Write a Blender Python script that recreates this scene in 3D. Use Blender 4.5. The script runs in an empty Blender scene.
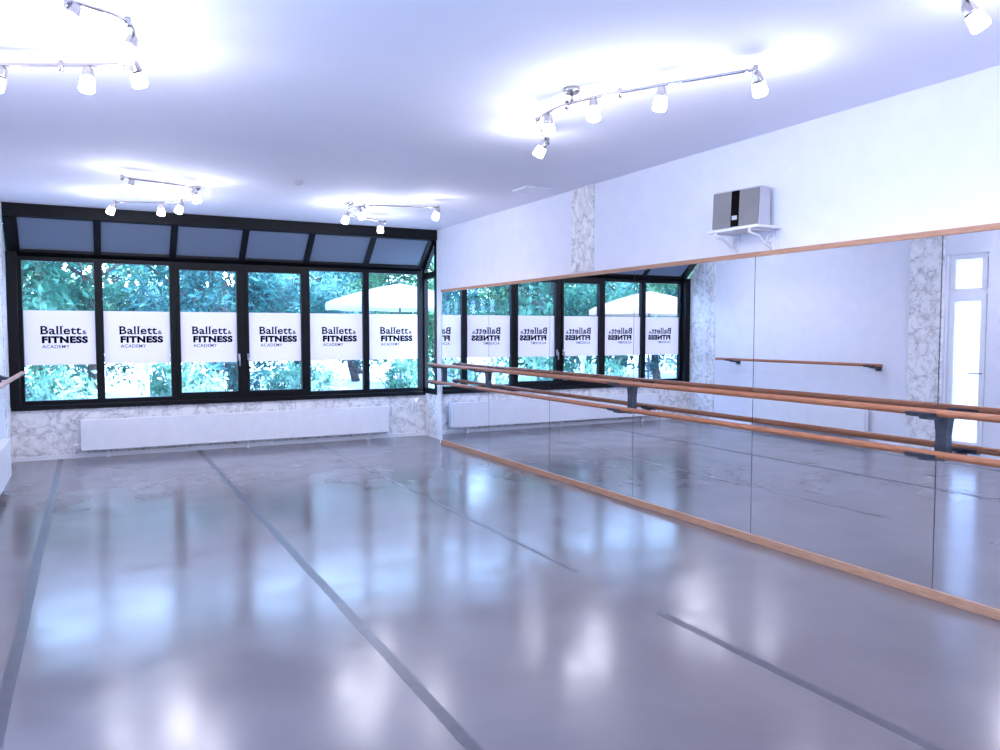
import bpy, bmesh, math, random
from mathutils import Vector, Matrix
random.seed(7)
S = bpy.context.scene
COL = S.collection
try:
    S.view_settings.view_transform = 'Standard'
except Exception: pass

# ------------------------------------------------------------ room constants (metres)
XR, XL = 4.42, -0.86        # right wall, opposite wall
XM = 4.30                   # mirror face (mirrors stand on battens before the wall)
YE = 9.97                   # far end of the mirror run
ZM = 2.095                  # mirror top
YI, YW, YB = 10.45, 10.92, -2.2
H = 3.0
ZS, ZT = 0.66, 2.45

# ------------------------------------------------------------ materials
def mat(name, col=(.8,.8,.8), rough=.5, metal=0., spec=.5, emis=None, estr=0.):
    m = bpy.data.materials.new(name); m.use_nodes = True
    b = m.node_tree.nodes['Principled BSDF']
    b.inputs['Base Color'].default_value = (*col,1)
    b.inputs['Roughness'].default_value = rough
    b.inputs['Metallic'].default_value = metal
    b.inputs['Specular IOR Level'].default_value = spec
    if emis:
        b.inputs['Emission Color'].default_value = (*emis,1)
        b.inputs['Emission Strength'].default_value = estr
    return m
def nd(m,t,**kw):
    n = m.node_tree.nodes.new(t)
    for k,v in kw.items(): setattr(n,k,v)
    return n
def lk(m,a,b): m.node_tree.links.new(a,b)
def ramp(m, fac, stops):
    r = nd(m,'ShaderNodeValToRGB'); e = r.color_ramp.elements
    while len(e)<len(stops): e.new(.5)
    for i,(p,c) in enumerate(stops):
        e[i].position=p; e[i].color=(*c,1) if len(c)==3 else c
    lk(m,fac,r.inputs['Fac']); return r
def noise(m, scale, detail=3, rough=.5, dist=0, coord='Object', stretch=None):
    tc = nd(m,'ShaderNodeTexCoord'); n = nd(m,'ShaderNodeTexNoise')
    n.inputs['Scale'].default_value=scale; n.inputs['Detail'].default_value=detail
    n.inputs['Roughness'].default_value=rough; n.inputs['Distortion'].default_value=dist
    src = tc.outputs[coord]
    if stretch:
        mp = nd(m,'ShaderNodeMapping'); mp.inputs['Scale'].default_value=stretch
        lk(m,src,mp.inputs['Vector']); src = mp.outputs['Vector']
    lk(m,src,n.inputs['Vector']); return n
def varied(name, c1, c2, scale=6, rough=.5, metal=0, bump=0, stretch=None, detail=3, spec=.5):
    m = mat(name,c1,rough,metal,spec); b = m.node_tree.nodes['Principled BSDF']
    n = noise(m,scale,detail,stretch=stretch)
    r = ramp(m,n.outputs['Fac'],[(.35,c1),(.65,c2)]); lk(m,r.outputs['Color'],b.inputs['Base Color'])
    if bump:
        bp = nd(m,'ShaderNodeBump'); bp.inputs['Strength'].default_value=bump; bp.inputs['Distance'].default_value=.01
        lk(m,n.outputs['Fac'],bp.inputs['Height']); lk(m,bp.outputs['Normal'],b.inputs['Normal'])
    return m

M_wall = varied('wall_paint',(.80,.81,.90),(.83,.84,.92),6,.7)
M_ceil = varied('ceiling_paint',(.86,.87,.98),(.88,.89,.99),2.0,.8)
M_black = varied('black_frame_metal',(.003,.004,.006),(.006,.007,.010),20,.45,spec=.2)
M_white = varied('white_enamel',(.83,.84,.90),(.87,.88,.93),8,.35)
M_chrome = varied('brushed_chrome',(.50,.47,.48),(.60,.57,.58),60,.25,metal=1)
M_grey = varied('dark_grey_casting',(.035,.04,.06),(.05,.055,.08),30,.4)
M_wood = varied('beech_wood',(.30,.105,.050),(.42,.165,.085),9,.4,stretch=(12,1,12),detail=6,spec=.35)
M_woodl = varied('pale_beech_trim',(.40,.20,.12),(.48,.27,.18),9,.45,stretch=(12,1,12),detail=6,spec=.35)
M_tape = varied('grey_seam_tape',(.060,.054,.070),(.080,.072,.090),15,.33)
M_tapef = varied('faint_grey_seam_tape',(.085,.077,.092),(.125,.113,.13),5,.3)  # paler grey than the other seam tape
M_ink = varied('black_vinyl_lettering',(.004,.003,.003),(.006,.005,.005),20,.8,spec=.05)
M_inkg = varied('grey_vinyl_lettering',(.03,.03,.03),(.05,.05,.05),20,.8,spec=.05)
M_bark = varied('tree_bark',(.03,.026,.028),(.08,.07,.07),8,.9,bump=.5,stretch=(3,3,.6))
M_silver = varied('silver_grey_grille',(.20,.19,.20),(.23,.22,.23),4,.55)
M_sbody = varied('pale_grey_speaker_body',(.55,.55,.60),(.62,.62,.66),4,.4)
M_gap = varied('mirror_joint_dark',(.05,.06,.07),(.07,.08,.09),30,.5)
M_brass = varied('steel_handle',(.45,.45,.48),(.55,.55,.58),30,.3,metal=1)

# marble
M_marble = mat('white_grey_marble',(.8,.8,.85),.5); b = M_marble.node_tree.nodes['Principled BSDF']
n1 = noise(M_marble,3.0,7,.6,1.0)
r1 = ramp(M_marble,n1.outputs['Fac'],[(.40,(.90,.89,.90)),(.485,(.83,.82,.84)),(.503,(.50,.49,.51)),(.525,(.81,.80,.82)),(.62,(.92,.91,.92))])
n2 = noise(M_marble,11,6,.6,.8)
r2 = ramp(M_marble,n2.outputs['Fac'],[(.38,(.62,.61,.64)),(.52,(1,1,1))])
mx = nd(M_marble,'ShaderNodeMix',data_type='RGBA',blend_type='MULTIPLY'); mx.inputs[0].default_value=.6
lk(M_marble,r1.outputs['Color'],mx.inputs[6]); lk(M_marble,r2.outputs['Color'],mx.inputs[7]); lk(M_marble,mx.outputs[2],b.inputs['Base Color'])

# floor vinyl (no relief: smooth sheet with faint wear in its gloss)
M_floor = mat('grey_dance_vinyl',(.25,.24,.3),.2); b = M_floor.node_tree.nodes['Principled BSDF']
n = noise(M_floor,1.1,4,.55)
r = ramp(M_floor,n.outputs['Fac'],[(.3,(.165,.142,.152)),(.7,(.195,.170,.180))]); lk(M_floor,r.outputs['Color'],b.inputs['Base Color'])
n = noise(M_floor,2.2,3,.5)
mr = nd(M_floor,'ShaderNodeMapRange'); mr.inputs['From Min'].default_value=.3; mr.inputs['From Max'].default_value=.7
mr.inputs['To Min'].default_value=.14; mr.inputs['To Max'].default_value=.24
lk(M_floor,n.outputs['Fac'],mr.inputs['Value']); lk(M_floor,mr.outputs['Result'],b.inputs['Roughness'])
b.inputs['Specular IOR Level'].default_value=.42

# mirror
M_mirror = mat('mirror_silver',(.85,.88,.92),.0,1.)
b = M_mirror.node_tree.nodes['Principled BSDF']
n = noise(M_mirror,3,2); r = ramp(M_mirror,n.outputs['Fac'],[(.3,(.83,.86,.91)),(.7,(.85,.88,.93))]); lk(M_mirror,r.outputs['Color'],b.inputs['Base Color'])

def mixmat(name, a, b_, fac):
    m = bpy.data.materials.new(name); m.use_nodes=True; nt=m.node_tree
    nt.nodes.remove(nt.nodes['Principled BSDF']); out=[x for x in nt.nodes if x.type=='OUTPUT_MATERIAL'][0]
    A=nt.nodes.new(a[0]); B=nt.nodes.new(b_[0])
    for s,(t,c,ro) in ((A,a),(B,b_)):
        s.inputs['Color'].default_value=(*c,1)
        if 'Roughness' in s.inputs and ro is not None: s.inputs['Roughness'].default_value=ro
    X=nt.nodes.new('ShaderNodeMixShader'); X.inputs[0].default_value=fac
    nt.links.new(A.outputs[0],X.inputs[1]); nt.links.new(B.outputs[0],X.inputs[2]); nt.links.new(X.outputs[0],out.inputs['Surface'])
    return m
M_glass = mixmat('clear_window_glass',('ShaderNodeBsdfTransparent',(.95,.98,1),None),('ShaderNodeBsdfGlossy',(1,1,1),0.0),.03)
M_film  = mixmat('white_window_film',('ShaderNodeBsdfDiffuse',(.90,.87,.88),None),('ShaderNodeBsdfTranslucent',(.95,.78,.78),None),.5)
M_doorpane = mixmat('bright_white_door_pane',('ShaderNodeBsdfDiffuse',(.85,.85,.88),None),('ShaderNodeBsdfTranslucent',(.85,.82,.84),None),.75)  # door glass made white and translucent so the pane shows plain bright
M_slant = mixmat('blue_grey_frosted_pane',('ShaderNodeBsdfDiffuse',(.30,.34,.40),None),('ShaderNodeBsdfTranslucent',(.14,.16,.21),None),.5)
def leafmat(name, c1,c2,c3,sc=1.3,st=(.34,.5,.66)):
    m = mixmat(name,('ShaderNodeBsdfDiffuse',c1,None),('ShaderNodeBsdfTranslucent',c2,None),.35)
    n = noise(m,sc,3,.5); r = ramp(m,n.outputs['Fac'],[(st[0],c1),(st[1],c2),(st[2],c3)])
    for x in m.node_tree.nodes:
        if x.type in('BSDF_DIFFUSE','BSDF_TRANSLUCENT'): lk(m,r.outputs['Color'],x.inputs['Color'])
    return m
LS=[leafmat('deep_green_leaves',(.006,.045,.036),(.025,.13,.095),(.14,.38,.28),.8,(.34,.50,.68)),
    leafmat('blue_green_leaves',(.006,.045,.050),(.03,.14,.14),(.20,.46,.44),.8,(.34,.50,.66)),
    leafmat('light_green_leaves',(.012,.06,.030),(.06,.20,.10),(.26,.50,.30),.8,(.34,.50,.66))]
M_bush = leafmat('pale_shrub_leaves',(.03,.13,.10),(.13,.33,.24),(.55,.74,.66),1.6,(.34,.48,.60))
M_ground = varied('pale_terrace_paving',(.40,.44,.50),(.52,.55,.60),3,.9)
M_canvas = mixmat('cream_canvas',('ShaderNodeBsdfDiffuse',(.50,.50,.52),None),('ShaderNodeBsdfTranslucent',(.46,.44,.44),None),.5)
M_canvaso = mixmat('apricot_canvas',('ShaderNodeBsdfDiffuse',(.46,.34,.28),None),('ShaderNodeBsdfTranslucent',(.42,.30,.24),None),.5)
M_bulb = mat('glowing_frosted_glass',(.9,.9,.95),.4,emis=(.98,.97,1.0),estr=35)

# ------------------------------------------------------------ mesh helpers
def obj(name, me, m=None, parent=None, kind=None, label=None, cat=None, group=None):
    o = bpy.data.objects.new(name, me); COL.objects.link(o)
    if m is not None and me is not None: me.materials.append(m)
    if parent: o.parent = parent
    meta(o,kind,label,cat,group); return o
def meta(o,kind=None,label=None,cat=None,group=None):
    if kind: o['kind']=kind
    if label: o['label']=label
    if cat: o['category']=cat
    if group: o['group']=group
def bm_box(bm, lo, hi, bev=0):
    r = bmesh.ops.create_cube(bm,size=1)
    vs=r['verts']
    for v in vs:
        v.co = Vector([lo[i]+(v.co[i]+.5)*(hi[i]-lo[i]) for i in range(3)])
    if bev:
        es = list({e for v in vs for e in v.link_edges})
        bmesh.ops.bevel(bm,geom=es,offset=bev,segments=2,affect='EDGES',profile=.5)
def bm_prism(bm, pts, ax, lo, hi):
    def mk(p,c):
        if ax==0: return Vector((c,p[0],p[1]))
        if ax==1: return Vector((p[0],c,p[1]))
        return Vector((p[0],p[1],c))
    a=[bm.verts.new(mk(p,lo)) for p in pts]; b=[bm.verts.new(mk(p,hi)) for p in pts]
    bm.faces.new(a); bm.faces.new(b[::-1]); n=len(pts)
    for i in range(n): bm.faces.new((a[i],a[(i+1)%n],b[(i+1)%n],b[i]))
def bm_sweep(bm, pts, rad, seg=12, cap=True):
    pts=[Vector(p) for p in pts]; n=len(pts); rings=[]
    rads = rad if isinstance(rad,(list,tuple)) else [rad]*n
    up=None
    for i,p in enumerate(pts):
        t=(pts[min(i+1,n-1)]-pts[max(i-1,0)]).normalized()
        if up is None:
            up = Vector((0,0,1)) if abs(t.z)<.9 else Vector((1,0,0))
        s=t.cross(up).normalized(); u=s.cross(t).normalized(); up=u
        rings.append([bm.verts.new(p+(s*math.cos(2*math.pi*k/seg)+u*math.sin(2*math.pi*k/seg))*rads[i]) for k in range(seg)])
    for a,b in zip(rings,rings[1:]):
        for k in range(seg):
            f=bm.faces.new((a[k],a[(k+1)%seg],b[(k+1)%seg],b[k])); f.smooth=True
    if cap: bm.faces.new(rings[0]); bm.faces.new(rings[-1][::-1])
def finish(bm,name):
    bmesh.ops.recalc_face_normals(bm,faces=bm.faces[:])
    me=bpy.data.meshes.new(name); bm.to_mesh(me); bm.free(); return me
def mbox(name, lists, bev=0):
    bm=bmesh.new()
    for lo,hi in lists: bm_box(bm,lo,hi,bev)
    return finish(bm,name)
def box(name, lo, hi, m, bev=0, **kw): return obj(name, mbox(name,[(lo,hi)],bev), m, **kw)
def smooth(pts, k=8):
    P=[Vector(p) for p in pts]; P=[P[0]*2-P[1]]+P+[P[-1]*2-P[-2]]; out=[]
    for i in range(1,len(P)-2):
        for j in range(k):
            t=j/k; a,b,c,d=P[i-1:i+3]
            out.append(.5*((2*b)+(c-a)*t+(2*a-5*b+4*c-d)*t*t+(3*b-a-3*c+d)*t**3))
    out.append(P[-2]); return out

# ------------------------------------------------------------ shell
box('floor',(XL-.15,YB-.15,-.12),(XR+.15,YW+.05,0),M_floor,kind='structure',label='grey glossy vinyl dance floor')
box('ceiling',(XL-.15,YB-.15,H),(XR+.15,YI-.02,H+.15),M_ceil,kind='structure',label='smooth white painted ceiling')
box('wall_right',(XR,YB,0),(XR+.15,YI,H),M_wall,kind='structure',label='white wall carrying the mirrors')
box('wall_back',(XL-.15,YB-.15,0),(XR+.15,YB,H),M_wall,kind='structure',label='plain white wall')
OP=[(-.6,3.5),(5.58,6.09)]; ZD=2.5  # first opening is unseen glazing, added for daylight fill from the left
bl=[]; y=YB
for a,b_ in OP:
    bl.append(((XL-.15,y,0),(XL,a,H))); bl.append(((XL-.15,a,ZD),(XL,b_,H))); y=b_
bl.append(((XL-.15,y,0),(XL,YI,H)))
obj('wall_left',mbox('wall_left',bl),M_wall,kind='structure',label='white wall with glazed doors and marble pilasters')
box('wall_front',(XL-.1,YW-.03,0),(XR+.1,YW+.12,ZS-.02),M_marble,kind='structure',label='white and grey veined marble parapet under the windows')
box('trim_1',(XR,YI,0),(XR+.1,YW,ZS-.02),M_marble,kind='structure',label='marble side of the parapet')
bm=bmesh.new(); bm_prism(bm,[(YI,0),(YW-.03,0),(YW-.03,2.44),(YI,2.93)],0,XL-.1,XL)
obj('trim_2',finish(bm,'bay_side'),M_marble,kind='structure',label='marble clad side of the window bay')
box('trim_3',(XR-.012,6.45,2.16),(XR+.01,6.85,H),M_marble,kind='structure',label='marble pilaster strip above the mirror')
box('trim_4',(XL-.01,6.12,0),(XL+.03,6.57,H),M_marble,kind='structure',label='marble pilaster beside the glazed door')
box('trim_12',(XL-.01,10.17,0),(XL+.012,YI-.06,H),M_marble,kind='structure',label='marble strip at the bay corner')
box('baseboard_front',(XL,YW-.05,0),(XR,YW-.03,.05),M_white,kind='structure',label='low white skirting')
box('baseboard_left',(XL,6.60,0),(XL+.015,10.16,.06),M_white,kind='structure',label='low white skirting')
box('trim_6',(XM-.012,YE,0),(XR,YE+.05,ZM+.03),M_white,.003,kind='structure',label='white end post beside the mirror')

def french(n,y0,y1,glass):
    bm=bmesh.new(); x0,x1=XL-.11,XL-.04
    bm_box(bm,(x0,y0,0),(x1,y0+.05,ZD)); bm_box(bm,(x0,y1-.05,0),(x1,y1,ZD))
    for z0,z1 in ((ZD-.06,ZD),(2.0,2.08),(0,.06)): bm_box(bm,(x0+.002,y0+.05,z0),(x1-.002,y1-.05,z1))
    k=max(1,round((y1-y0)/.62)); w=(y1-y0)/k
    for i in range(k):
        a=y0+i*w+.03; c=a+w-.06; t=.065
        for zz in ((.06,2.0),(2.08,2.44)):
            bm_box(bm,(x0+.01,a,zz[0]),(x1+.015,a+t,zz[1])); bm_box(bm,(x0+.01,c-t,zz[0]),(x1+.015,c,zz[1]))
        bm_box(bm,(x0+.014,a+t,.06),(x1+.011,c-t,.2)); bm_box(bm,(x0+.014,a+t,1.93),(x1+.011,c-t,2.0))
    o=obj('door_%d'%n,finish(bm,'door'),M_white,kind='structure',label='white framed glazed door with transom')
    box('glass_pane',(XL-.08,y0+.05,.1),(XL-.075,y1-.05,ZD-.05),glass,parent=o)
    return o
french(1,*OP[0],M_glass); d2=french(2,*OP[1],M_doorpane)
bm=bmesh.new(); bm_sweep(bm,[(XL-.03,5.64,1.05),(XL+.03,5.64,1.05),(XL+.035,5.64,1.05),(XL+.035,5.76,1.05)],.009)
obj('handle',finish(bm,'handle'),M_brass,parent=d2,label='steel lever handle')

# ------------------------------------------------------------ glazed bay
NW=6; W0,W1=-.755,4.375; WP=(W1-W0)/NW
fx=[W0+i*WP for i in range(NW+1)]
def window(i):
    a,c=fx[i],fx[i+1]; bm=bmesh.new(); t=.032 if i not in(2,3) else .036
    y0,y1=YW-.03,YW+.06
    bm_box(bm,(a,y0,ZS),(a+t,y1,ZT)); bm_box(bm,(c-t,y0,ZS),(c,y1,ZT))
    bm_box(bm,(a+t,y0+.002,ZS),(c-t,y1-.002,ZS+.06)); bm_box(bm,(a+t,y0+.002,ZT-.05),(c-t,y1-.002,ZT))
    if i in(2,3):
        s=.040; bm_box(bm,(a+t,y0-.015,ZS+.05),(a+t+s,y1-.02,ZT-.04)); bm_box(bm,(c-t-s,y0-.015,ZS+.05),(c-t,y1-.02,ZT-.04))
        bm_box(bm,(a+t+s,y0-.013,ZS+.05),(c-t-s,y1-.02,ZS+.10)); bm_box(bm,(a+t+s,y0-.013,ZT-.10),(c-t-s,y1-.02,ZT-.04)); g=t+s-.01
    else:
        s=.012; bm_box(bm,(a+t,y0-.005,ZS+.05),(a+t+s,y1-.02,ZT-.04)); bm_box(bm,(c-t-s,y0-.005,ZS+.05),(c-t,y1-.02,ZT-.04)); g=t+s
    o=obj('window_%d'%(i+1),finish(bm,'window'),M_black,kind='structure',label='black framed upright window pane')
    box('glass_pane',(a+g-.005,YW+.012,ZS+.04),(c-g+.005,YW+.018,ZT-.03),M_glass,parent=o)
    if i in(2,3):
        hx = c-t-.022 if i==2 else a+t+.022
        bm=bmesh.new(); bm_box(bm,(hx-.012,y0-.03,1.17),(hx+.012,y0-.012,1.26),.003); bm_sweep(bm,[(hx,y0-.03,1.22),(hx,y0-.06,1.22),(hx,y0-.065,1.21),(hx,y0-.065,1.10)],.009)
        obj('handle',finish(bm,'handle'),M_brass,parent=o,label='steel window handle')
    return a+g,c-g
spans=[window(i) for i in range(NW)]
box('trim_5',(XL+.0,YW-.13,ZS),(W0,YW+.06,ZT+.04),M_black,kind='structure',label='broad black corner post')
box('trim_11',(W1,YW-.03,ZS),(XR,YW+.06,ZT+.04),M_black,kind='structure',label='black corner post')
ZI=2.90
def slope_pt(u): return (YW+.02+(YI-(YW+.02))*u, ZT+(ZI-ZT)*u)
for i in range(NW):
    a,c=fx[i],fx[i+1]; bm=bmesh.new(); th=.06
    def bar(xa,xb,u0,u1):
        (ya,za),(yb,zb)=slope_pt(u0),slope_pt(u1)
        bm_prism(bm,[(ya,za),(yb,zb),(yb,zb+th),(ya,za+th)],0,xa,xb)
    bar(a-(.1 if i==0 else 0),a+.04,0,1); bar(c-.04,c+(.045 if i==5 else 0),0,1); bar(a+.04,c-.04,0,.12); bar(a+.04,c-.04,.9,1)
    o=obj('window_%d'%(7+i),finish(bm,'sloping_window'),M_black,kind='structure',label='black framed sloping roof light with frosted glass')
    bm=bmesh.new(); (ya,za),(yb,zb)=slope_pt(.03),slope_pt(.97)
    bm_prism(bm,[(ya,za+.03),(yb,zb+.03),(yb,zb+.036),(ya,za+.036)],0,a+.02,c-.02)
    obj('glass_pane',finish(bm,'pane'),M_slant,parent=o,label='blue grey frosted pane')
box('trim_7',(XL-.02,YI-.06,2.86),(XR+.02,YI+.03,H+.02),M_black,.004,kind='structure',label='black beam where ceiling meets glazing')
xa,xb=XR-.01,XR+.05
bm=bmesh.new()
bm_box(bm,(xa,YI-.03,ZS-.02),(xb,YI+.04,2.9)); bm_box(bm,(xa,YW-.06,ZS-.02),(xb,YW+.03,ZT+.04)); bm_box(bm,(xa+.002,YI,ZS-.02),(xb,YW,ZS+.06))
bm_prism(bm,[(YW+.03,ZT-.06),(YI,ZI-.06),(YI,ZI+.06),(YW+.03,ZT+.08)],0,xa+.001,xb)
bm_box(bm,(xa+.003,YI,2.33),(xb,YW,2.42))
o=obj('window_13',finish(bm,'side_window'),M_black,kind='structure',label='narrow black framed side pane of the bay')
bm=bmesh.new(); xm=(xa+xb)/2; bm_prism(bm,[(YI+.02,ZS),(YW-.02,ZS),(YW-.02,ZT),(YI+.02,ZI-.04)],0,xm-.003,xm+.003)
obj('glass_pane',finish(bm,'pane'),M_glass,parent=o)
box('trim_8',(XL,YW-.07,ZS-.05),(XR+.02,YW+.08,ZS+.005),M_black,.004,kind='structure',label='black window sill rail')

# ------------------------------------------------------------ film signs with lettering
def text_mesh(s,size,off=0.,space=1.):
    c=bpy.data.curves.new('t','FONT'); c.body=s; c.size=size; c.offset=off; c.space_character=space; c.extrude=.0006; c.resolution_u=4
    o=bpy.data.objects.new('t',c); COL.objects.link(o)
    bpy.context.view_layer.update()
    me=bpy.data.meshes.new_from_object(o.evaluated_get(bpy.context.evaluated_depsgraph_get()))
    bpy.data.objects.remove(o); return me
def fit(me,x0,x1,z0,z1,yy):
    xs=[v.co.x for v in me.vertices]; ys=[v.co.y for v in me.vertices]; ax,bx,ay,by=min(xs),max(xs),min(ys),max(ys)
    for v in me.vertices:
        v.co=Vector((x0+(v.co.x-ax)/(bx-ax)*(x1-x0), yy-v.co.z*.5, z0+(v.co.y-ay)/(by-ay)*(z1-z0)))
def add_boxes(me,bl):
    bm=bmesh.new(); bm.from_mesh(me)
    for lo,hi in bl: bm_box(bm,lo,hi)
    bm.to_mesh(me); bm.free()
FZ0,FZ1=1.15,1.81
for i in range(NW):
    a,c=spans[i]
    f=box('window_film_sign',(a+.004,YW+.004,FZ0),(c-.004,YW+.008,FZ1),M_film,label='white frosted window film with studio lettering on the glass',cat='window sign',group='white film signs on the windows')
    yy=YW+.002; mid=(a+c)/2+.045; x0=mid-.252; x1=mid+.252
    W=x1-x0
    t=text_mesh('Ballett',.2,.004,1.06); fit(t,x0,x0+W*.86,1.520,1.622,yy)
    sb=[]
    for u0,u1,z in ((-.012,.05,1.520),(-.012,.05,1.615),(.35,.405,1.520),(.343,.378,1.615),(.455,.51,1.520),(.448,.483,1.615),(.28,.325,1.520)):
        sb.append(((x0+W*u0,yy-.0008,z),(x0+W*u1,yy+.0008,z+.007)))
    add_boxes(t,sb); obj('lettering',t,M_ink,parent=f,label='black serif lettering Ballett')
    t=text_mesh('&',.1,.0012); fit(t,x0+W*.88,x0+W*.975,1.521,1.570,yy); obj('lettering',t,M_ink,parent=f,label='small black ampersand')
    t=text_mesh('FITNESS',.2,.0125,1.12); fit(t,x0+W*.02,x1,1.412,1.500,yy); obj('lettering',t,M_ink,parent=f,label='bold black capitals FITNESS')
    t=text_mesh('ACADEMY',.1,.0008,1.08); fit(t,x0+W*.02,x0+W*.60,1.352,1.393,yy); obj('lettering',t,M_inkg,parent=f,label='thin grey capitals ACADEMY')

# ------------------------------------------------------------ radiators
def radiator(name,L,Hh,label,cat='radiator'):
    e=obj(name,None,label=label,cat=cat)
    bm=bmesh.new(); bm_box(bm,(0,-.11,.10),(L,-.095,Hh),.004); bm_box(bm,(0,-.035,.10),(L,-.02,Hh),.004)
    bm_box(bm,(0,-.108,.11),(.012,-.022,Hh)); bm_box(bm,(L-.012,-.108,.11),(L,-.022,Hh))
    obj('panel',finish(bm,'panel'),M_white,parent=e,label='flat white enamel panel')
    bm=bmesh.new(); n=int(L/.05)
    bm_box(bm,(.01,-.1,Hh-.02),(L-.01,-.095+.065,Hh-.012))
    for i in range(n): bm_box(bm,(.02+i*.05,-.1,Hh-.012),(.026+i*.05,-.03,Hh+.001))
    obj('grille',finish(bm,'grille'),M_white,parent=e,label='white slotted top grille')
    for k in (.3,L/2,L-.3):
        obj('foot',mbox('foot',[((k-.012,-.06,0),(k+.012,-.036,.12)),((k-.02,-.065,0),(k+.02,-.03,.006))]),M_white,parent=e)
    bm=bmesh.new(); bm_sweep(bm,smooth([(-.0,-.065,.17),(-.06,-.065,.17),(-.08,-.065,.15),(-.08,-.065,0)],4),.011)
    bm_sweep(bm,[(-.05,-.065,.17),(-.05,-.11,.17),(-.05,-.13,.17)],[.02,.024,.018])
    obj('valve',finish(bm,'valve'),M_white,parent=e,label='white valve and pipe')
    return e
r=radiator('radiator',3.95,.475,'long low white radiator under the window parapet'); r.location=(-.14,YW-.05,0)
r=radiator('radiator',2.15,.48,'white radiator on the wall below the single barre'); r.rotation_euler=(0,0,math.radians(90)); r.location=(XL+.005,7.12,0)

# ------------------------------------------------------------ mirrors
ys=[-1.45,0.0,1.40,2.80,4.215,5.645,7.09,8.52,YE-.003]
for a,c in zip(ys,ys[1:]):
    m=box('wall_mirror',(XM,a+.003,.055),(XM+.008,c-.003,ZM),M_mirror,label='tall frameless mirror panel on the wall',cat='mirror',group='mirror panels along the wall')
    box('backing_board',(XM+.008,a,.055),(XR,c,ZM),M_gap,parent=m)
box('trim_9',(XM-.015,-1.45,0.0),(XR,YE,.055),M_woodl,.003,kind='structure',label='beech strip along the mirror foot')
box('trim_10',(XM-.010,-1.45,ZM),(XR,YE,ZM+.035),M_woodl,.003,kind='structure',label='pale beech ledge along the mirror top')

# ------------------------------------------------------------ barres
ZU,ZL_=1.105,.875; OFF=.19; XB=XM-OFF
def rail(y0,y1,x,z,r=.021):
    bm=bmesh.new(); n=8
    bm_sweep(bm,[(x,y0,z),(x,y0+.006,z)]+[(x,y0+(y1-y0)*i/n,z) for i in range(1,n)]+[(x,y1-.006,z),(x,y1,z)],[r*.85,r]+[r]*(n-1)+[r,r*.85],20)
    return finish(bm,'rail')
barre=obj('ballet_barre',None,label='double beech ballet barre on dark grey brackets before the mirror',cat='ballet barre')
obj('rail',rail(-1.2,10.0,XB,ZU),M_wood,parent=barre,label='upper round beech rail')
obj('rail',rail(-1.2,10.0,XB,ZL_),M_wood,parent=barre,label='lower round beech rail')
def bracket(parent,yc,xw,sgn,double=True):
    bm=bmesh.new(); X=lambda d: xw+sgn*d
    zb=ZL_ if double else ZU-.03
    z1=ZU-.004; z0=zb-.05; zm=(z0+z1)/2
    prof=[(yc-.050,z1),(yc-.042,z1-.05),(yc-.030,zm),(yc-.036,z0+.03),(yc-.040,z0),(yc+.040,z0),(yc+.036,z0+.03),(yc+.030,zm),(yc+.042,z1-.05),(yc+.050,z1)]
    xa,xb=sorted((X(0),X(.028))); bm_prism(bm,prof,0,xa,xb)
    for z in ((ZU,ZL_) if double else (ZU,)):
        top=smooth([(X(.02),z-.010,0),(X(.08),z-.026,0),(X(.15),z-.027,0),(X(OFF),z-.021,0)],4)
        bot=smooth([(X(OFF),z-.040,0),(X(.15),z-.046,0),(X(.08),z-.050,0),(X(.02),z-.060,0)],4)
        bm_prism(bm,[(p.x,p.y) for p in top+bot],1,yc-.024,yc+.024)
        seg=10; R=.030; r0=.0215
        outer=[(X(OFF)+R*math.cos(t),z+R*math.sin(t)) for t in [math.pi+math.pi*j/seg for j in range(seg+1)]]
        inner=[(X(OFF)+r0*math.cos(t),z+r0*math.sin(t)) for t in [2*math.pi-math.pi*j/seg for j in range(seg+1)]]
        bm_prism(bm,outer+inner,1,yc-.09,yc+.09)
    return obj('bracket',finish(bm,'bracket'),M_grey,parent=parent,label='dark grey cast bracket')
for yc in (0.0,2.76,5.66,8.53,9.88): bracket(barre,yc,XM,-1)
b2=obj('ballet_barre',None,label='single short beech barre on dark brackets above the radiator',cat='ballet barre')
obj('rail',rail(6.82,9.93,XL+OFF,ZU),M_wood,parent=b2)
for yc in (7.0,9.6): bracket(b2,yc,XL,1,False)

# ------------------------------------------------------------ speaker on bracket shelf
sh=obj('wall_shelf',None,label='small white shelf on curved brackets below the speaker',cat='shelf'); sh.location=(XR,4.33,2.31)
bm=bmesh.new(); bm_box(bm,(-.25,-.25,-.02),(0,.25,0),.004); obj('board',finish(bm,'board'),M_white,parent=sh)
for yy in (-.17,.17):
    bm=bmesh.new(); bm_sweep(bm,smooth([(-.01,yy,-.17),(-.04,yy,-.14),(-.10,yy,-.11),(-.15,yy,-.07),(-.23,yy,-.05),(-.24,yy,-.03)],6),.010)
    bm_box(bm,(-.014,yy-.014,-.175),(0,yy+.014,-.02),.002); bm_box(bm,(-.24,yy-.014,-.032),(0,yy+.014,-.02),.002)
    bm_sweep(bm,smooth([(-.02,yy,-.05),(-.06,yy,-.07),(-.07,yy,-.10),(-.04,yy,-.11),(-.035,yy,-.08)],5),.007)
    obj('shelf_bracket',finish(bm,'shelf_bracket'),M_white,parent=sh,label='white scrolled bracket')
sp=obj('speaker',None,label='grey loudspeaker box with dark centre stripe on the shelf',cat='speaker'); sp.location=(XR-.135,4.35,2.312); sp.rotation_euler=(0,0,math.radians(9))
SX,SY,SZ=.072,.205,.285
bm=bmesh.new()
bm_prism(bm,[(-SX,0),(SX,0),(SX*.9,SZ),(-SX*.8,SZ)],1,-SY,SY); bmesh.ops.bevel(bm,geom=bm.edges[:],offset=.008,segments=3,affect='EDGES')
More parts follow.
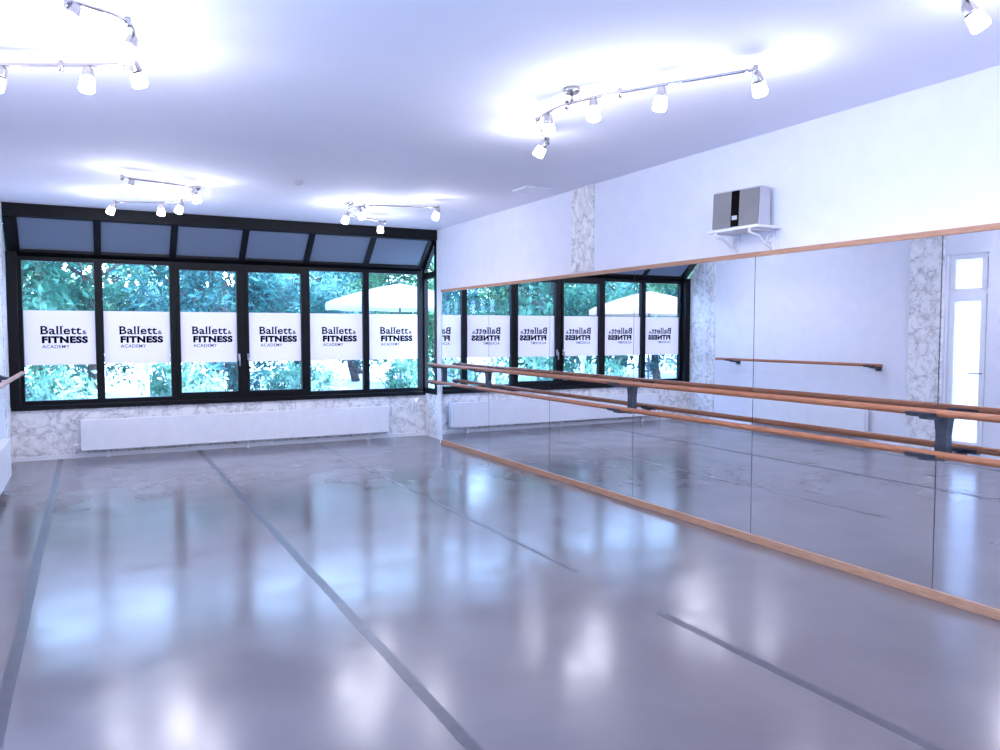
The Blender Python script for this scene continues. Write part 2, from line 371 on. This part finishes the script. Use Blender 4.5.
obj('cabinet',finish(bm,'cabinet'),M_sbody,parent=sp,label='pale grey rounded loudspeaker body')
bm=bmesh.new()
def fr(z,o): return -SX+ (SX*.2)*z/SZ - o
for y0,y1 in ((-SY+.006,-.035),(.035,SY-.006)):
    bm_prism(bm,[(fr(.012,.006),.012),(fr(.012,-.004),.012),(fr(SZ-.012,-.004),SZ-.012),(fr(SZ-.012,.006),SZ-.012)],1,y0,y1)
obj('front_grille',finish(bm,'front_grille'),M_silver,parent=sp,label='silver grey front grille')
bm=bmesh.new(); bm_prism(bm,[(fr(.012,.008),.012),(fr(.012,-.004),.012),(fr(SZ-.012,-.004),SZ-.012),(fr(SZ-.012,.008),SZ-.012)],1,-.034,.034)
obj('display_strip',finish(bm,'display_strip'),M_ink,parent=sp,label='black display strip')
bm=bmesh.new(); bm_box(bm,(fr(.08,.012),-.022,.06),(fr(.08,.004),.022,.09),.001)
obj('display',finish(bm,'display'),M_sbody,parent=sp,label='small pale grey display window')
bm=bmesh.new(); bm_sweep(bm,smooth([(0,0,0),(-.005,-.02,-.06),(-.003,-.03,-.14)],5),.003,6)
o=obj('power_cable',finish(bm,'power_cable'),M_white,label='short white cable at the mirror edge below the shelf',cat='cable'); o.location=(XR-.008,4.13,2.31)

# ------------------------------------------------------------ ceiling fittings
bm=bmesh.new(); bm_sweep(bm,[(0,0,0),(0,0,-.02),(0,0,-.03),(0,0,-.04)],[.04,.04,.034,.016],24)
o=obj('smoke_detector',finish(bm,'smoke_detector'),M_sbody,label='small round pale grey smoke detector on the ceiling',cat='smoke detector'); o.location=(1.81,7.65,H)
bm=bmesh.new(); bm_box(bm,(-.14,-.14,-.02),(.14,.14,0),.006)
for i in range(7): bm_box(bm,(-.12,-.12+i*.036,-.026),(.12,-.105+i*.036,-.018))
o=obj('ceiling_vent',finish(bm,'ceiling_vent'),M_white,label='square white slatted vent on the ceiling',cat='air vent'); o.location=(4.0,6.97,H)

# ------------------------------------------------------------ track lights
def cup_mesh():
    bm=bmesh.new(); bm_sweep(bm,[(0,0,.0),(0,0,-.01),(0,0,-.045),(0,0,-.06)],[.014,.023,.028,.032],18); return finish(bm,'holder')
def bulb_mesh():
    bm=bmesh.new(); bm_sweep(bm,[(0,0,-.052),(0,0,-.066),(0,0,-.122),(0,0,-.132)],[.027,.033,.039,.030],18); return finish(bm,'bulb')
ME_cup,ME_bulb=cup_mesh(),bulb_mesh(); ME_cup.materials.append(M_chrome); ME_bulb.materials.append(M_bulb)
ZR=2.915
PG,PS=5.5,9
def track_light(pts,spots,canopy,label='wavy chrome ceiling track light with glowing frosted spotlights'):
    e=obj('track_light',None,label=label,cat='ceiling light',group='chrome track lights on the ceiling'); e.location=(canopy[0],canopy[1],H)
    O=Vector(e.location)
    bm=bmesh.new(); bm_sweep(bm,[(0,0,0),(0,0,-.02),(0,0,-.03)],[.05,.05,.04],24); bm_sweep(bm,[(0,0,-.02),(0,0,ZR-H)],.01)
    obj('canopy',finish(bm,'canopy'),M_chrome,parent=e)
    P=[Vector((x,y,ZR))-O for x,y in pts]
    bm=bmesh.new(); bm_sweep(bm,smooth(P,8),.0085,10)
    for q in P: bm_sweep(bm,[q+Vector((0,0,.02)),q+Vector((0,0,-.028))],.013,12)
    obj('rail',finish(bm,'light_rail'),M_chrome,parent=e,label='curved chrome rail')
    for (x,y,tx,ty) in spots:
        base=Vector((x,y,ZR-.008))-O
        h=obj('spotlight',ME_cup,parent=e); h.location=base
        h.rotation_euler=(math.radians(tx),math.radians(ty),0)
        obj('bulb',ME_bulb,parent=h,label='glowing frosted glass')
        L=bpy.data.lights.new('spot_glow','POINT'); L.energy=PG; L.color=(.84,.86,1.0); L.shadow_soft_size=.03
        lo=bpy.data.objects.new('spot_glow',L); COL.objects.link(lo); lo.parent=h; lo.location=(0,0,-.175)
        L=bpy.data.lights.new('spot_beam','SPOT'); L.energy=PS; L.color=(.92,.88,1.0); L.shadow_soft_size=.15; L.spot_size=math.radians(172); L.spot_blend=.5
        lo=bpy.data.objects.new('spot_beam',L); COL.objects.link(lo); lo.parent=h; lo.location=(0,0,-.30)
        lo.rotation_euler=(math.radians(-tx),math.radians(-ty),0)
def lerp_on(pts,u):
    s=smooth([Vector((x,y,0)) for x,y in pts],8); q=s[min(len(s)-1,int(round(u*(len(s)-1))))]; return q.x,q.y
def mk(pts,us,tilts,can_u,**kw):
    c=lerp_on(pts,can_u); track_light(pts,[(*lerp_on(pts,u),*t) for u,t in zip(us,tilts)],c,**kw)
mk([(-.35,3.66),(-.05,3.75),(.18,3.89),(.21,4.2),(.19,4.48),(-.10,4.66),(-.45,4.84)],[.19,.42,.60,.77,.95],[(-12,22),(-10,20),(25,-20),(-5,5),(10,20)],.05)
mk([(3.10,3.06),(2.71,3.71),(2.57,4.05),(2.60,4.45),(2.93,4.87)],[.0,.16,.33,.63,.97],[(10,-30),(5,5),(-10,5),(15,-15),(25,20)],.47)
mk([(.28,7.74),(.90,8.03),(.88,8.85),(.26,9.25)],[.03,.35,.65,.80,1.0],[(0,10),(10,-20),(-10,20),(5,0),(0,25)],.5)
mk([(3.42,8.0),(2.66,8.26),(2.70,8.95),(3.28,9.35)],[.02,.36,.6,.97],[(0,20),(10,-20),(-10,20),(5,0)],.5)
mk([(3.23,2.04),(3.0,1.5),(3.3,.9),(2.7,.4)],[.0,.36,.66,1.0],[(-20,-25),(10,-20),(-10,20),(5,0)],.5)
mk([(.4,.4),(1.0,.1),(.9,-.7),(.3,-1.1)],[.0,.36,.66,1.0],[(-20,-25),(10,-20),(-10,20),(5,0)],.5)  # out-of-view fixture, added as fill light for the room

# ------------------------------------------------------------ floor seam tapes
def tape(x,w,y0,y1,m,label):
    box('floor_tape',(x-w,y0,0.0),(x+w,y1,.0012),m,label=label,cat='floor tape',group='seam tapes on the dance floor')
tape(-.36,.028,YB+.01,YW-.06,M_tape,'long dark grey tape over a floor seam')
tape(1.225,.028,YB+.01,YW-.06,M_tape,'long dark grey tape over a floor seam')
tape(2.75,.028,YB+.01,3.35,M_tape,'dark grey tape over a floor seam near the mirror')
tape(2.75,.016,4.2,7.2,M_tapef,'faint narrow grey tape over a floor seam')  # break before this piece stands in for floor glare hiding the seam
tape(2.75,.006,7.2,YW-.06,M_tapef,'faint narrow grey tape over a floor seam')

# ------------------------------------------------------------ outside
box('ground',(-30,YW+.13,-.35),(30,45,-.2),M_ground,kind='structure',label='pale terrace paving outside')
box('ground',(-30,-10,-.35),(XL-.16,YW+.13,-.2),M_ground,kind='structure',label='pale terrace paving outside')
def leafcloud(name,rx,ry,rz,clumps,per,size,spread,seed,hollow=.45):
    R=random.Random(seed); V=[];F=[]
    for c in range(clumps):
        while True:
            p=Vector((R.uniform(-1,1),R.uniform(-1,1),R.uniform(-1,1)))
            if hollow<p.length<1: break
        c0=Vector((p.x*rx,p.y*ry,p.z*rz))
        for k in range(per):
            q=c0+Vector((R.gauss(0,spread),R.gauss(0,spread),R.gauss(0,spread*.7)))
            a=Vector((R.gauss(0,1),R.gauss(0,1),R.gauss(0,1))).normalized(); b_=a.orthogonal().normalized(); s=size*R.uniform(.5,1.3)
            i=len(V); V+= [q-a*s, q+b_*s*.45, q+a*s, q-b_*s*.45]; F.append((i,i+1,i+2,i+3))
    me=bpy.data.meshes.new(name); me.from_pydata(V,[],F); me.update(); return me
crowns=[leafcloud('foliage',1.9,1.9,2.1,90,100,.085,.23,s) for s in (1,2,3)]
for c,m in zip(crowns,LS): c.materials.append(m)
shr=[leafcloud('foliage',.52,.42,.45,50,60,.05,.09,s,.2) for s in (11,12)]
for c in shr: c.materials.append(M_bush)
def trunk_mesh(seed):
    R=random.Random(seed); bm=bmesh.new(); pts=[(0,0,0)]+[(R.uniform(-.15,.15),R.uniform(-.15,.15),z) for z in (1,2.2,3.5,5)]
    bm_sweep(bm,smooth(pts,4),[.15-.006*i for i in range(17)],10)
    for k in range(6):
        z=R.uniform(1.0,3.4); t=R.uniform(0,6.28); bm_sweep(bm,smooth([(0,0,z),(math.cos(t)*.8,math.sin(t)*.8,z+.5),(math.cos(t)*1.8,math.sin(t)*1.8,z+1.3)],3),[.06,.055,.05,.045,.035,.03,.02],7)
    me=finish(bm,'trunk'); me.materials.append(M_bark); return me
trunks=[trunk_mesh(s) for s in (1,2,3)]
R=random.Random(5)
tp=[]
for row,(yy,step,zc,x0) in enumerate(((17.6,4.9,2.55,-17),(22.3,4.9,2.6,-19.4),(27,4.9,2.9,-21),(31.8,5,3.3,-20))):
    x=x0
    while x<19:
        tp.append((x+R.uniform(-.1,.1),yy+R.uniform(-.1,.1),zc+R.uniform(-.3,.3))); x+=step
for k,(x,y,zc) in enumerate(tp):
    e=obj('tree',None,label='leafy green garden tree outside the window',cat='tree',group='garden trees outside'); e.location=(x,y,-.2)
    s=R.uniform(.95,1.05); e.rotation_euler=(0,0,R.uniform(0,6.28)); e.scale=(s,s,s)
    obj('trunk',trunks[k%3],parent=e); f=obj('foliage',crowns[(k*7)%3],parent=e); f.location=(0,0,zc)
x=-12.5; k=0
while x<9:
    e=obj('shrub',None,label='pale green garden shrub outside the window',cat='shrub',group='garden shrubs outside'); e.location=(x,12.9 if k%3 else 12.6,-.2)
    if -4<x<-1 : e.location.y=11.75
    if x>4: e.location.y=12.0
    e.rotation_euler=(0,0,R.uniform(-.2,.2)); f=obj('foliage',shr[k%2],parent=e); f.location=(0,0,.55); s=R.uniform(.95,1.05); e.scale=(s*.98,s*.95,s*1.3)
    bm=bmesh.new(); bm_sweep(bm,[(0,0,0),(.02,0,.5)],.02,8); bm_sweep(bm,[(0,0,.1),(.2,.1,.5)],.014,8); bm_sweep(bm,[(0,0,.1),(-.2,-.1,.5)],.014,8)
    obj('stem',finish(bm,'stem'),M_bark,parent=e)
    x+=1.72; k+=1
def parasol(x,y,r,z0,z1,m,label):
    e=obj('parasol',None,label=label,cat='parasol'); e.location=(x,y,-.2)
    bm=bmesh.new(); n=24; rings=[]; zt=z1+.2; zb=z0+.2
    prof=[(.02,1.0),(.3,.80),(.55,.56),(.78,.30),(.93,.11),(1.0,0.0),(1.0,-.28)]
    for rr,hh in prof:
        ring=[]
        for k in range(n):
            t=2*math.pi*k/n; sag=0 if k%3==0 else -.02*rr
            q=r*rr*(1 if k%3==0 else .975); ring.append(bm.verts.new((q*math.cos(t),q*math.sin(t),zb+(zt-zb)*hh+sag)))
        rings.append(ring)
    bm.faces.new(rings[0])
    for a,b in zip(rings,rings[1:]):
        for k in range(n):
            f=bm.faces.new((a[k],a[(k+1)%n],b[(k+1)%n],b[k])); f.smooth=True
    obj('canopy',finish(bm,'canopy'),m,parent=e)
    bm=bmesh.new(); bm_sweep(bm,[(0,0,0),(0,0,z1+.25)],.022,12)
    for k in range(8):
        t=2*math.pi*k/8; bm_sweep(bm,[(0,0,z1-.1),(r*.98*math.cos(t),r*.98*math.sin(t),z0+.17)],.008,6)
    obj('pole',finish(bm,'pole'),M_grey,parent=e)
    bm=bmesh.new(); bm_sweep(bm,[(0,0,0),(0,0,.05),(0,0,.09)],[.3,.3,.06],20); obj('base',finish(bm,'base'),M_grey,parent=e)
parasol(5.15,13.9,1.4,2.08,2.45,M_canvas,'large cream garden parasol on the terrace')
parasol(-2.4,13.9,1.35,2.05,2.45,M_canvaso,'apricot garden parasol on the terrace')
e=obj('garden_lamp',None,label='slim white bollard lamp on the terrace',cat='garden lamp'); e.location=(.68,11.9,-.2)
bm=bmesh.new(); bm_sweep(bm,[(0,0,0),(0,0,.02),(0,0,.03),(0,0,1.22)],[.09,.09,.035,.03],14); obj('post',finish(bm,'post'),M_white,parent=e)
bm=bmesh.new(); bm_sweep(bm,[(0,0,1.22),(0,0,1.24),(0,0,1.37),(0,0,1.40)],[.04,.06,.07,.02],16); obj('lamp_head',finish(bm,'lamp_head'),M_white,parent=e)

# ------------------------------------------------------------ light
w=bpy.data.worlds.new('sky'); S.world=w; w.use_nodes=True
bg=w.node_tree.nodes['Background']; bg.inputs['Strength'].default_value=11.0
tc=w.node_tree.nodes.new('ShaderNodeTexCoord'); sx=w.node_tree.nodes.new('ShaderNodeSeparateXYZ'); cr=w.node_tree.nodes.new('ShaderNodeValToRGB')
w.node_tree.links.new(tc.outputs['Generated'],sx.inputs[0]); w.node_tree.links.new(sx.outputs['Z'],cr.inputs['Fac']); w.node_tree.links.new(cr.outputs['Color'],bg.inputs['Color'])
cr.color_ramp.elements[0].color=(.44,.67,1,1); cr.color_ramp.elements[1].color=(.34,.56,1,1); cr.color_ramp.elements[1].position=.8
sun=bpy.data.lights.new('sun','SUN'); sun.energy=9; sun.angle=.05; sun.color=(1,.98,.93); so=bpy.data.objects.new('sun',sun); COL.objects.link(so)
so.rotation_euler=(math.radians(48),0,math.radians(35))

# ------------------------------------------------------------ camera
cd=bpy.data.cameras.new('camera'); cd.sensor_width=36; cd.lens=28.15; cd.clip_start=.05; cd.clip_end=200
co=bpy.data.objects.new('camera',cd); COL.objects.link(co); co.location=(0,0,1.55)
co.rotation_euler=(math.radians(90-3.15),0,math.radians(-27.6)); S.camera=co
